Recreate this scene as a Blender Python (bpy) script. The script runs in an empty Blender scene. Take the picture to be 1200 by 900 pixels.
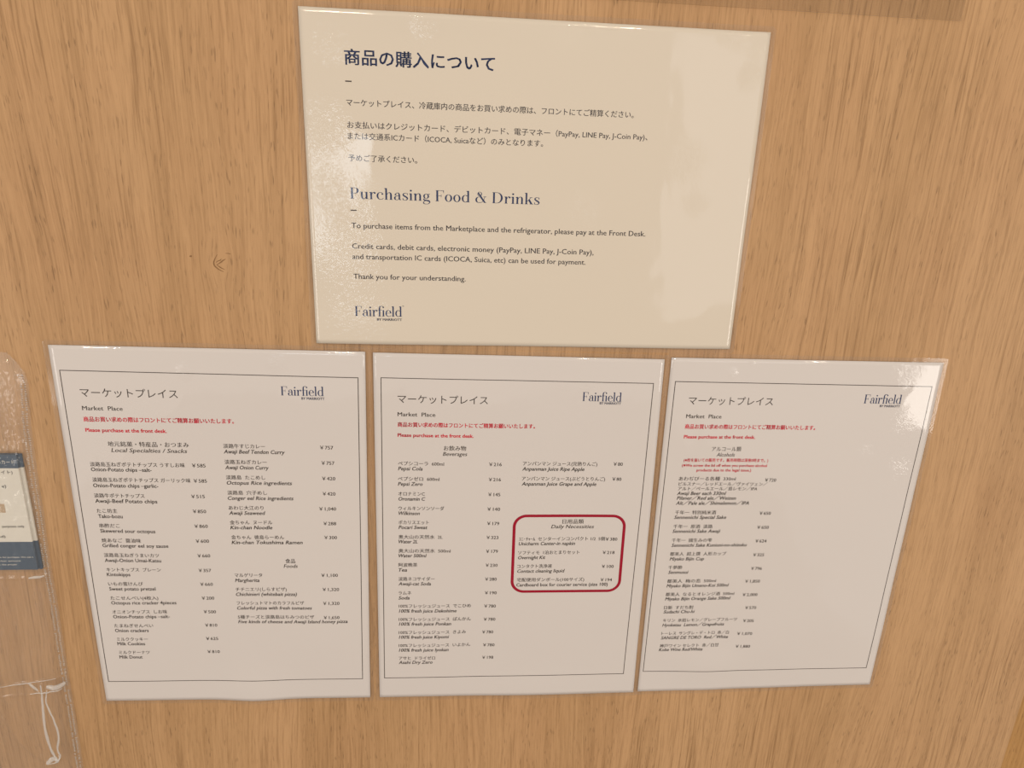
import bpy, bmesh, math, random
from mathutils import Matrix, Vector, noise

S = bpy.context.scene
C = S.collection
ZW = 1.35                      # height above the floor of the wall point right in front of the lens

# ------------------------------------------------------------------ camera
def wl(x, y, z=0.0):           # wall coordinates (right, up, out of the wall) to the world
    return Vector((x, -z, y + ZW))

cam_d = bpy.data.cameras.new('camera')
cam_d.sensor_width = 36.0
cam_d.lens = 36.0 * 814.848 / 1200.0
cam_d.clip_start = 0.01
cam = bpy.data.objects.new('camera', cam_d); C.objects.link(cam)
RW = Matrix(((0.99635814, 0.03839749, 0.07613205),
             (-0.01354239, 0.95279471, -0.30331311),
             (-0.08418468, 0.30117748, 0.94984476)))
TOW = Matrix(((1, 0, 0), (0, 0, -1), (0, 1, 0)))
cam.matrix_world = Matrix.Translation(wl(0, 0, 0.479117)) @ (TOW @ RW.transposed()).to_4x4()
S.camera = cam

# ------------------------------------------------------------------ world, lamps, exposure
w = bpy.data.worlds.new('room_light'); S.world = w; w.use_nodes = True
w.node_tree.nodes['Background'].inputs[0].default_value = (1.0, 0.90, 0.80, 1)
w.node_tree.nodes['Background'].inputs[1].default_value = 0.66

def area(name, loc, target, sx, sy, power, col):
    d = bpy.data.lights.new(name, 'AREA'); d.shape = 'RECTANGLE'; d.size = sx; d.size_y = sy
    d.energy = power; d.color = col
    o = bpy.data.objects.new(name, d); C.objects.link(o)
    o.location = loc
    o.rotation_euler = (Vector(target) - Vector(loc)).to_track_quat('-Z', 'Y').to_euler()
    return o
def downlight(loc, power, col, size=0.09):
    o = area('downlight', loc, (loc[0] * 0.3, loc[1] * 0.3, 1.0), size, size, power, col); o.data.shape = 'DISK'
downlight((0.45, -1.25, 2.45), 3.4, (1.0, 0.80, 0.58))
downlight((-0.35, -1.30, 2.45), 3.4, (1.0, 0.86, 0.70))
downlight((-1.2, -1.6, 2.45), 3.2, (1.0, 0.90, 0.78))
downlight((1.35, -1.5, 2.45), 3.2, (1.0, 0.84, 0.66))
area('window_light', (-0.62, -3.0, 1.18), (-0.05, 0, 1.3), 0.36, 0.62, 3.4, (0.80, 0.90, 1.0))
area('lobby_light', (1.40, -2.8, 1.35), (0.2, 0, 1.3), 0.75, 1.2, 3.0, (0.95, 0.95, 1.0))
area('side_fill', (-2.0, -1.8, 0.85), (0.0, 0, 1.0), 0.9, 0.9, 13.0, (1.0, 0.93, 0.86))  # soft fill added low at either side, evens the wall top to bottom
area('side_fill', (2.2, -1.8, 0.85), (0.1, 0, 1.0), 0.9, 0.9, 17.0, (1.0, 0.93, 0.85))
vs = S.view_settings
vs.view_transform = 'Standard'; vs.look = 'None'; vs.gamma = 1.0; vs.use_curve_mapping = False
vs.exposure = 0.0

# ------------------------------------------------------------------ node helpers
class NT:
    def __init__(s, name):
        s.m = bpy.data.materials.new(name); s.m.use_nodes = True
        s.t = s.m.node_tree; s.t.nodes.clear()
        s.out = s.t.nodes.new('ShaderNodeOutputMaterial')
    def n(s, typ, **kw):
        nd = s.t.nodes.new('ShaderNode' + typ)
        for k, v in kw.items(): setattr(nd, k, v)
        return nd
    def put(s, sock, v):
        if hasattr(v, 'is_linked') or hasattr(v, 'links'): s.t.links.new(v, sock)
        else: sock.default_value = v
    def math(s, op, a, b=0.0, c=None):
        nd = s.n('Math', operation=op); s.put(nd.inputs[0], a); s.put(nd.inputs[1], b)
        if c is not None: s.put(nd.inputs[2], c)
        return nd.outputs[0]
    def mix(s, f, a, b):
        nd = s.n('Mix', data_type='RGBA'); s.put(nd.inputs[0], f)
        s.put(nd.inputs[6], a); s.put(nd.inputs[7], b); return nd.outputs[2]
    def ramp(s, f, a, b, lo=0.0, hi=1.0):
        nd = s.n('MapRange', interpolation_type='SMOOTHSTEP'); s.put(nd.inputs[0], f)
        nd.inputs[1].default_value = a; nd.inputs[2].default_value = b
        nd.inputs[3].default_value = lo; nd.inputs[4].default_value = hi; return nd.outputs[0]
    def comb(s, x, y, z):
        nd = s.n('CombineXYZ'); s.put(nd.inputs[0], x); s.put(nd.inputs[1], y); s.put(nd.inputs[2], z); return nd.outputs[0]
    def noise(s, v, scale, detail=2.0, rough=0.5, dist=0.0):
        nd = s.n('TexNoise'); s.put(nd.inputs['Vector'], v); nd.inputs['Scale'].default_value = scale
        nd.inputs['Detail'].default_value = detail; nd.inputs['Roughness'].default_value = rough
        nd.inputs['Distortion'].default_value = dist; return nd.outputs[0]
    def xyz(s):
        tc = s.n('TexCoord'); sp = s.n('SeparateXYZ'); s.t.links.new(tc.outputs['Object'], sp.inputs[0])
        return tc.outputs['Object'], sp.outputs[0], sp.outputs[1], sp.outputs[2]
    def bump(s, h, strength, dist):
        nd = s.n('Bump'); nd.inputs['Strength'].default_value = strength
        nd.inputs['Distance'].default_value = dist; s.put(nd.inputs['Height'], h); return nd.outputs[0]
    def surf(s, sh): s.t.links.new(sh, s.out.inputs[0]); return s.m

def simple(name, col, rough=0.6, spec=0.3, var=0.0, scale=400):
    t = NT(name); b = t.n('BsdfPrincipled')
    o, x, y, z = t.xyz()
    if var:
        c = t.mix(t.noise(o, scale, 3), tuple(k * (1 - var) for k in col) + (1,), tuple(min(1, k * (1 + var)) for k in col) + (1,))
        t.put(b.inputs['Base Color'], c)
    else: b.inputs['Base Color'].default_value = (*col, 1)
    b.inputs['Roughness'].default_value = rough; b.inputs['Specular IOR Level'].default_value = spec
    return t.surf(b.outputs[0])

def wood(name, dark, mid, light, seed):
    """pale oak veneer, grain running up the wall"""
    t = NT(name); b = t.n('BsdfPrincipled')
    o, x, y, z = t.xyz()
    # slow sideways drift of the grain, with arches, and the swirl round the knot
    drift = t.noise(t.comb(t.math('MULTIPLY', x, 5.0), seed, t.math('MULTIPLY', z, 1.6)), 1.0, 2, 0.5)
    drift2 = t.noise(t.comb(t.math('MULTIPLY', x, 22.0), seed + 3, t.math('MULTIPLY', z, 6.0)), 1.0, 2, 0.5)
    kx = t.math('ADD', x, 0.156); kz = t.math('ADD', z, 0.070)
    r2 = t.math('ADD', t.math('MULTIPLY', kx, kx), t.math('MULTIPLY', t.math('MULTIPLY', kz, kz), 0.35))
    g = t.math('EXPONENT', t.math('MULTIPLY', r2, -1.0 / (0.009 ** 2)))
    swirl = t.math('MULTIPLY', t.math('MULTIPLY', g, kx), -0.72)
    X = t.math('ADD', t.math('ADD', x, swirl), t.math('ADD', t.math('MULTIPLY', drift, 0.06), t.math('MULTIPLY', drift2, 0.008)))
    def nz(sx, sz, det, sd, ro=0.5):
        return t.noise(t.comb(t.math('MULTIPLY', X, sx), seed + sd, t.math('MULTIPLY', z, sz)), 1.0, det, ro)
    wide = nz(16, 0.9, 2, 1)
    blotch = t.noise(t.comb(t.math('MULTIPLY', x, 9.0), seed + 9, t.math('MULTIPLY', z, 5.0)), 1.0, 3, 0.6)
    bands = nz(75, 1.6, 3, 5)
    fine = nz(430, 11.0, 3, 11, 0.65)
    hair = nz(800, 40.0, 2, 17, 0.6)
    # where the lines are crisp and where they fade
    zone = t.ramp(nz(11, 2.2, 2, 23), 0.35, 0.65)
    lines = t.ramp(fine, 0.50, 0.70)
    lines = t.math('MULTIPLY', lines, t.math('MULTIPLY_ADD', zone, 0.75, 0.35))
    pores = t.ramp(nz(900, 95.0, 1, 31), 0.60, 0.72)
    pores = t.math('MULTIPLY', pores, t.ramp(bands, 0.40, 0.62, 0.25, 1.0))
    c = t.mix(t.ramp(wide, 0.3, 0.7), (*mid, 1), (*light, 1))
    c = t.mix(t.math('MULTIPLY', t.ramp(blotch, 0.40, 0.70), 0.40), c, tuple([mid[0] * 1.0, mid[1] * 0.93, mid[2] * 0.93, 1]))
    c = t.mix(t.math('MULTIPLY', t.ramp(bands, 0.42, 0.68), 0.24), c, (*dark, 1))
    c = t.mix(t.math('MULTIPLY', lines, 0.85), c, (*dark, 1))
    c = t.mix(t.math('MULTIPLY', t.ramp(hair, 0.45, 0.7), 0.38), c, (*dark, 1))
    c = t.mix(t.math('MULTIPLY', t.ramp(t.math('SUBTRACT', 1.0, fine), 0.50, 0.68), 0.35), c, tuple(k * 1.12 for k in light) + (1,))
    deep = tuple(k * 0.45 for k in dark)
    c = t.mix(t.math('MULTIPLY', pores, 0.5), c, (*deep, 1))
    t.put(b.inputs['Base Color'], c)
    b.inputs['Roughness'].default_value = 0.55; b.inputs['Specular IOR Level'].default_value = 0.25
    hgt = t.math('ADD', t.math('MULTIPLY', lines, -0.6), t.math('MULTIPLY', pores, -0.5))
    t.put(b.inputs['Normal'], t.bump(hgt, 0.6, 0.0003))
    return t.surf(b.outputs[0])

def film(name, blobs, haze=0.0, rough=0.07, wave=0.5, tint=0.97, fine=0.0, ior=1.45):
    """clear plastic: see-through with a Fresnel gloss; wrinkled where the blobs say (x, z, radius, strength)"""
    t = NT(name)
    o, x, y, z = t.xyz()
    slow = t.noise(t.comb(t.math('MULTIPLY', x, 1.0), 0.3, t.math('MULTIPLY', z, 0.55)), 26, 2, 0.5, 0.4)
    wr = t.noise(o, 190, 2, 0.55, 1.2)
    mask = fine
    for (bx, bz, br, bs) in blobs:
        dx = t.math('SUBTRACT', x, bx); dz = t.math('SUBTRACT', z, bz)
        d2 = t.math('ADD', t.math('MULTIPLY', dx, dx), t.math('MULTIPLY', dz, dz))
        g = t.math('MULTIPLY', t.math('EXPONENT', t.math('MULTIPLY', d2, -1.0 / (br * br))), bs)
        mask = t.math('ADD', mask, g)
    h = t.math('ADD', t.math('MULTIPLY', slow, wave), t.math('MULTIPLY', t.math('MULTIPLY', wr, mask), 0.5))
    nrm = t.bump(h, 1.0, 0.0010)
    gl = t.n('BsdfGlossy'); gl.inputs['Roughness'].default_value = rough; t.put(gl.inputs['Normal'], nrm)
    tr = t.n('BsdfTransparent'); tr.inputs[0].default_value = (tint, tint * 0.993, tint * 0.975, 1)
    fr = t.n('Fresnel')
    gm = t.n('NewGeometry'); bk = gm.outputs['Backfacing']      # a thin skin reflects alike from either side
    t.put(fr.inputs[0], t.math('ADD', t.math('MULTIPLY', bk, 1.0 / ior - ior), ior)); t.put(fr.inputs['Normal'], nrm)
    ms = t.n('MixShader'); t.put(ms.inputs[0], fr.outputs[0]); t.put(ms.inputs[1], tr.outputs[0]); t.put(ms.inputs[2], gl.outputs[0])
    if haze:
        df = t.n('BsdfDiffuse'); df.inputs[0].default_value = (0.8, 0.78, 0.76, 1)
        m2 = t.n('MixShader'); m2.inputs[0].default_value = haze
        t.put(m2.inputs[1], ms.outputs[0]); t.put(m2.inputs[2], df.outputs[0]); return t.surf(m2.outputs[0])
    return t.surf(ms.outputs[0])

def creases(t, blobs, wave):
    """height of the lamination: slow waves, and wrinkles where the blobs say (x, z, radius, strength)"""
    o, x, y, z = t.xyz()
    slow = t.noise(t.comb(x, 0.3, t.math('MULTIPLY', z, 0.55)), 26, 2, 0.5, 0.4)
    wr = t.noise(o, 300, 2, 0.6, 1.4)
    mask = 0.0
    for (bx, bz, br, bs) in blobs:
        dx = t.math('SUBTRACT', x, bx); dz = t.math('SUBTRACT', z, bz)
        d2 = t.math('ADD', t.math('MULTIPLY', dx, dx), t.math('MULTIPLY', dz, dz))
        mask = t.math('ADD', mask, t.math('MULTIPLY', t.math('EXPONENT', t.math('MULTIPLY', d2, -1.0 / (br * br))), bs))
    return t.math('ADD', t.math('MULTIPLY', slow, wave), t.math('MULTIPLY', t.math('MULTIPLY', wr, mask), 0.62))
def laminated(name, col, blobs, wave=0.45):
    """paper or ink sealed under a glossy clear skin"""
    t = NT(name); b = t.n('BsdfPrincipled'); o, x, y, z = t.xyz()
    b.inputs['Base Color'].default_value = (*col, 1)
    b.inputs['Roughness'].default_value = 0.8; b.inputs['Specular IOR Level'].default_value = 0.0
    b.inputs['Coat Weight'].default_value = 1.0; b.inputs['Coat IOR'].default_value = 1.5
    b.inputs['Coat Roughness'].default_value = 0.045
    t.put(b.inputs['Coat Normal'], t.bump(creases(t, blobs, wave), 1.0, 0.0010))
    return t.surf(b.outputs[0])

# ------------------------------------------------------------------ object helpers
def link(name, me, mat, parent=None, loc=None):
    if not isinstance(me, bpy.types.Mesh):
        bm = me; me = bpy.data.meshes.new(name); bm.to_mesh(me); bm.free()
    me.materials.clear(); me.materials.append(mat)
    o = bpy.data.objects.new(name, me); C.objects.link(o)
    if parent: o.parent = parent
    if loc is not None: o.location = loc
    return o
def thing(name, label, cat, loc, group=None):
    o = bpy.data.objects.new(name, None); C.objects.link(o); o.location = loc
    o.empty_display_size = 0.02
    o['label'] = label; o['category'] = cat
    if group: o['group'] = group
    return o
def box(x0, x1, y0, y1, z0, z1, bev=0.0):
    bm = bmesh.new(); bmesh.ops.create_cube(bm, size=1)
    for v in bm.verts: v.co = Vector(((x0 + x1) / 2 + v.co.x * (x1 - x0), (y0 + y1) / 2 + v.co.y * (y1 - y0), (z0 + z1) / 2 + v.co.z * (z1 - z0)))
    if bev: bmesh.ops.bevel(bm, geom=bm.edges[:], offset=bev, segments=2, profile=0.5, affect='EDGES')
    return bm
def mesh_of(name, vs_, fs, smooth=False):
    me = bpy.data.meshes.new(name); me.from_pydata([tuple(v) for v in vs_], [], fs); me.update()
    if smooth: me.polygons.foreach_set('use_smooth', [True] * len(me.polygons))
    return me

# ------------------------------------------------------------------ materials
M_wood = wood('oak_veneer', (0.282, 0.157, 0.068), (0.425, 0.250, 0.117), (0.498, 0.300, 0.150), 2.0)
M_trim = wood('golden_oak', (0.30, 0.150, 0.045), (0.40, 0.215, 0.070), (0.46, 0.255, 0.090), 40.0)
M_knot = simple('knot_brown', (0.23, 0.125, 0.055), 0.7, 0.2, 0.3, 900)
INK = {'ivory': (0.62, 0.552, 0.458), 'white': (0.605, 0.560, 0.530), 'black': (0.050, 0.038, 0.032), 'grey': (0.060, 0.052, 0.058),
       'navy': (0.018, 0.032, 0.095), 'red': (0.62, 0.020, 0.045), 'crimson': (0.30, 0.004, 0.022)}
M_black = simple('printed_black', INK['black'], 0.6, 0.3)
M_cblue = simple('card_blue', (0.036, 0.068, 0.115), 0.6, 0.3, 0.06)
M_cwhite = simple('card_white', (0.66, 0.63, 0.57), 0.6, 0.3, 0.03)
M_ctan = simple('card_tan', (0.42, 0.30, 0.19), 0.6, 0.3, 0.1)
M_floor = simple('floor_tile', (0.34, 0.30, 0.26), 0.45, 0.4, 0.12, 3)

# ------------------------------------------------------------------ setting
wall = link('wall_back', box(-1.6, 0.5205, 0.0, 0.03, -ZW, 1.25), M_wood, loc=(0, 0, ZW)); wall['kind'] = 'structure'
tr = link('trim_1', box(0.5212, 1.3, 0.0025, 0.03, -ZW, 1.25), M_trim, loc=(0, 0, ZW)); tr['kind'] = 'structure'
fl = link('floor', box(-1.6, 1.3, -3.6, 0.03, -0.03, 0.0), M_floor); fl['kind'] = 'structure'

def ribbon(pts, wd, z0=0.0, rel=Vector((0, 0, 0))):
    vs_, fs = [], []
    n = len(pts)
    for i, p in enumerate(pts):
        a = Vector(pts[max(0, i - 1)]); b = Vector(pts[min(n - 1, i + 1)]); d = (b - a).normalized()
        q = Vector((-d.y, d.x)); ww = wd * (0.25 + 0.75 * math.sin(math.pi * (i + 0.5) / n))
        for s in (-1, 1):
            e = Vector(p) + q * s * ww / 2; vs_.append(wl(e.x, e.y, z0) - rel)
        if i: k = 2 * i; fs.append((k - 2, k - 1, k + 1, k))
    return vs_, fs
def dense(pts, m=6):
    out = []
    P = [Vector(p) for p in pts]; P = [2 * P[0] - P[1]] + P + [2 * P[-1] - P[-2]]
    for i in range(1, len(P) - 2):
        for k in range(m):
            t = k / m; a, b, c, d = P[i - 1], P[i], P[i + 1], P[i + 2]
            out.append(0.5 * ((2 * b) + (c - a) * t + (2 * a - 5 * b + 4 * c - d) * t * t + (3 * b - a - 3 * c + d) * t ** 3))
    out.append(P[-2]); return out
kv, kf = [], []
for pts, wd in (([(-0.1572, -0.0645), (-0.1591, -0.0679), (-0.1599, -0.0702), (-0.1593, -0.0724), (-0.1567, -0.0746), (-0.154, -0.076)], 0.0009),
                ([(-0.1581, -0.0715), (-0.1558, -0.07), (-0.154, -0.0686), (-0.152, -0.0674)], 0.0008),
                ([(-0.1581, -0.0712), (-0.156, -0.0730), (-0.1531, -0.0745)], 0.0007),
                ([(-0.1585, -0.0700), (-0.1573, -0.069), (-0.1556, -0.0683), (-0.1547, -0.0672)], 0.0006),
                ([(-0.1519, -0.0637), (-0.1497, -0.0637), (-0.1484, -0.0642)], 0.0005),
                ([(-0.1751, -0.0663), (-0.1743, -0.0662), (-0.1735, -0.066)], 0.0012)):
    a, f = ribbon(dense(pts), wd, 0.00004, Vector((0, 0, ZW)))
    kf += [tuple(i + len(kv) for i in q) for q in f]; kv += a
link('knot', mesh_of('knot', kv, kf), M_knot, wall)

# ------------------------------------------------------------------ lettering
FC = bpy.data.curves.new('lettering', 'FONT'); FC.fill_mode = 'FRONT'; FC.resolution_u = 2
FO = bpy.data.objects.new('lettering', FC); C.objects.link(FO)
def glyphs(txt, shear=0.0, bold=0.0):
    FC.body = txt; FC.shear = shear
    bpy.context.view_layer.update()
    me = bpy.data.meshes.new_from_object(FO.evaluated_get(bpy.context.evaluated_depsgraph_get()))
    v = [(a.co.x, a.co.y) for a in me.vertices]; f = [tuple(p.vertices) for p in me.polygons]
    bpy.data.meshes.remove(me)
    if bold:                                            # heavier print: the same letters struck again, a touch aside
        n = len(v); sh_ = ((-bold, 0), (bold, 0)) if bold < 0.015 else ((-bold, -bold * 0.6), (bold, -bold * 0.6), (-bold, bold * 0.6), (bold, bold * 0.6))
        v = [(x + a, y + b) for a, b in sh_ for x, y in v]; f = [tuple(i + n * k for i in q) for k in range(len(sh_)) for q in f]
    return v, f
def text_mm(txt, u0, v, u1, em, shear=0.0, bold=0.0, mid=0.35):
    """letters set between u0 and u1 on the sheet, centred on height v, in millimetres (v downwards)"""
    P, F = glyphs(txt, shear, bold)
    a = min(p[0] for p in P); b = max(p[0] for p in P)
    k = (u1 - u0) / (b - a)
    return [(u0 + (x - a) * k, v - (y - mid) * em) for x, y in P], F

# a high-contrast serif alphabet drawn from stems, hairlines and bowls (units: 1000 to the em)
class G:
    def __init__(s): s.v, s.f = [], []
    def poly(s, pts):
        k = len(s.v); s.v += pts; s.f.append(tuple(range(k, k + len(pts))))
    def rect(s, x0, x1, y0, y1): s.poly([(x0, y0), (x1, y0), (x1, y1), (x0, y1)])
    def stem(s, x, y0, y1, w=92, foot=1, head=0):
        s.rect(x, x + w, y0, y1)
        if foot: s.rect(x - 42, x + w + 42, y0, y0 + 24)
        if head == 1: s.rect(x - 42, x + w + 42, y1 - 24, y1)
        if head == 2: s.poly([(x - 50, y1 - 40), (x, y1 - 62), (x + 2, y1), (x - 50, y1 - 18)])
    def bowl(s, cx, cy, rx, ry, a0=0, a1=360, w=92, h=26):
        n = max(8, int(abs(a1 - a0) / 12)); pr = None
        for i in range(n + 1):
            a = math.radians(a0 + (a1 - a0) * i / n); c, q = math.cos(a), math.sin(a)
            o = (cx + rx * c, cy + ry * q); e = (cx + (rx - w) * c, cy + (ry - h) * q)
            if pr: s.poly([pr[1], pr[0], o, e])
            pr = (o, e)
    def dot(s, x, y, r=52): s.poly([(x + r * math.cos(k * math.pi / 6), y + r * math.sin(k * math.pi / 6)) for k in range(12)])
    def stroke(s, pts):
        P = [Vector(p) for p in pts]; D = []
        Q = [2 * P[0] - P[1]] + P + [2 * P[-1] - P[-2]]
        for i in range(1, len(Q) - 2):
            for k in range(5):
                t = k / 5; a, b, c, d = Q[i - 1:i + 3]
                D.append(0.5 * ((2 * b) + (c - a) * t + (2 * a - 5 * b + 4 * c - d) * t * t + (3 * b - a - 3 * c + d) * t ** 3))
        D.append(P[-1]); pr = None
        for i, p in enumerate(D):
            d = (D[min(i + 1, len(D) - 1)] - D[max(i - 1, 0)]); L = math.hypot(d.x, d.y) or 1
            nx, ny = -d.y / L * p.z / 2, d.x / L * p.z / 2
            cur = ((p.x + nx, p.y + ny), (p.x - nx, p.y - ny))
            if pr: s.poly([pr[0], pr[1], cur[1], cur[0]])
            pr = cur
def serif_glyph(ch):
    g = G(); adv = 450
    if ch == 'P':
        g.stem(70, 0, 700, 100, 1, 0); g.rect(28, 170, 676, 700); g.rect(170, 300, 676, 700); g.rect(170, 300, 330, 354)
        g.bowl(290, 515, 195, 185, -90, 90, 100, 24); adv = 520
    elif ch == 'F':
        g.stem(70, 0, 700, 100, 1, 0); g.rect(28, 480, 676, 700); g.poly([(480, 700), (440, 676), (464, 530), (480, 530)])
        g.rect(170, 350, 345, 369); g.poly([(335, 450), (350, 450), (350, 265), (335, 265), (322, 357)]); adv = 505
    elif ch == 'D':
        g.stem(70, 0, 700, 100, 0, 0); g.rect(28, 290, 0, 24); g.rect(28, 290, 676, 700)
        g.bowl(280, 350, 330, 350, -90, 90, 104, 24); adv = 670
    elif ch == '&':
        g.bowl(270, 560, 125, 140, 0, 360, 45, 22); g.bowl(225, 185, 195, 195, 70, 300, 92, 24)
        g.stroke([(195, 655, 40), (300, 440, 92), (440, 200, 96), (560, 20, 80)]); g.rect(500, 640, 0, 24)
        g.stroke([(300, -2, 24), (400, 40, 24), (490, 160, 24), (555, 390, 24)]); g.rect(470, 640, 376, 400); adv = 690
    elif ch == 'o': g.bowl(225, 225, 200, 236); adv = 450
    elif ch == 'c':
        g.bowl(225, 225, 200, 236, 70, 290); g.stroke([(290, 447, 26), (335, 420, 28), (355, 370, 40)]); g.dot(340, 350, 50)
        g.stroke([(290, 3, 26), (350, 30, 26), (395, 100, 24)]); adv = 420
    elif ch == 'e':
        g.bowl(225, 225, 200, 236, 90, 290); g.bowl(225, 225, 192, 236, 4, 90, 88, 26); g.rect(110, 400, 228, 252)
        g.stroke([(290, 3, 26), (350, 30, 26), (400, 100, 24)]); adv = 430
    elif ch == 'd':
        g.bowl(225, 225, 195, 236, 50, 310); g.stroke([(345, 405, 28), (370, 380, 26)]); g.stem(340, 0, 730, 92, 0, 2); g.rect(400, 478, 0, 24); adv = 500
    elif ch == 'a':
        g.rect(285, 372, 60, 330); g.stroke([(130, 340, 60), (140, 410, 34), (215, 450, 30), (295, 425, 56), (328, 330, 88)]); g.dot(120, 335, 50)
        g.bowl(165, 118, 130, 128, 95, 285, 88, 26); g.stroke([(160, 240, 26), (230, 262, 26), (300, 280, 24)])
        g.stroke([(200, -2, 26), (255, 25, 26), (300, 90, 24)]); g.stroke([(330, 80, 80), (360, 20, 46), (430, 30, 24)]); adv = 440
    elif ch == 'i': g.stem(70, 0, 450, 92, 1, 2); g.dot(116, 620, 58); adv = 235
    elif ch == 'l': g.stem(70, 0, 730, 92, 1, 2); adv = 235
    elif ch == 'r':
        g.stem(70, 0, 450, 92, 1, 2); g.stroke([(160, 300, 24), (195, 400, 26), (260, 445, 40), (310, 430, 50)]); g.dot(315, 395, 54); adv = 375
    elif ch in 'nh':
        g.stem(70, 0, 450 if ch == 'n' else 730, 92, 1, 2); g.stem(330, 0, 330, 92, 1, 0)
        g.stroke([(160, 320, 24), (210, 420, 28), (285, 450, 40), (350, 415, 74), (376, 320, 92)]); adv = 490
    elif ch == 'u':
        g.rect(70, 162, 110, 450); g.poly([(20, 426), (70, 412), (70, 450), (20, 450)]); g.rect(325, 417, 0, 450); g.poly([(275, 426), (325, 412), (325, 450), (275, 450)])
        g.stroke([(116, 140, 92), (140, 40, 76), (210, 0, 36), (280, 30, 26), (326, 120, 24)]); g.rect(400, 470, 0, 24); adv = 490
    elif ch == 'k':
        g.stem(70, 0, 730, 92, 1, 2); g.stroke([(150, 170, 26), (260, 300, 26), (380, 440, 26)]); g.rect(300, 460, 426, 450)
        g.poly([(215, 265), (300, 330), (470, 12), (355, 12)]); g.rect(310, 510, 0, 24); adv = 500
    elif ch == 's':
        g.stroke([(320, 330, 24), (300, 420, 26), (210, 448, 26), (120, 420, 44), (85, 345, 72), (150, 265, 84), (250, 205, 90), (315, 120, 78), (280, 30, 44), (190, 2, 26), (95, 30, 26), (65, 130, 24)])
        g.rect(308, 330, 320, 450); g.rect(58, 78, 0, 140); adv = 380
    elif ch == 'g':
        g.bowl(205, 300, 160, 158, 0, 360, 82, 24); g.stroke([(300, 410, 24), (350, 440, 28), (400, 425, 44)])
        g.stroke([(120, 170, 26), (70, 110, 40), (110, 50, 76), (240, 30, 84), (360, 0, 84), (395, -90, 60), (320, -180, 30), (190, -200, 26), (80, -170, 46), (60, -90, 50), (120, -20, 26), (180, 20, 24)]); adv = 440
    elif ch == 'f':
        g.stem(90, 0, 600, 92, 1, 0); g.rect(20, 260, 426, 450); g.stroke([(136, 590, 92), (160, 680, 70), (230, 722, 32), (290, 700, 40)]); g.dot(300, 665, 50); adv = 290
    elif ch == 'ﬁ':
        g.stem(90, 0, 600, 92, 1, 0); g.rect(20, 420, 426, 450); g.stroke([(136, 590, 92), (160, 680, 70), (240, 724, 32), (350, 712, 36), (400, 660, 60)]); g.stem(345, 0, 450, 92, 1, 0); g.dot(391, 640, 50); adv = 510
    elif ch == ' ': adv = 230
    return g, adv
def serif_mm(txt, u0, vbase, u1, cap, track=0):
    vs_, fs, x = [], [], 0
    for ch in txt:
        g, adv = serif_glyph(ch)
        k0 = len(vs_); vs_ += [(px + x, py) for px, py in g.v]; fs += [tuple(i + k0 for i in q) for q in g.f]
        x += adv + track
    a = min(p[0] for p in vs_); b = max(p[0] for p in vs_); k = (u1 - u0) / (b - a); ky = cap / 700.0
    return [(u0 + (px - a) * k, vbase - py * ky) for px, py in vs_], fs

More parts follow.
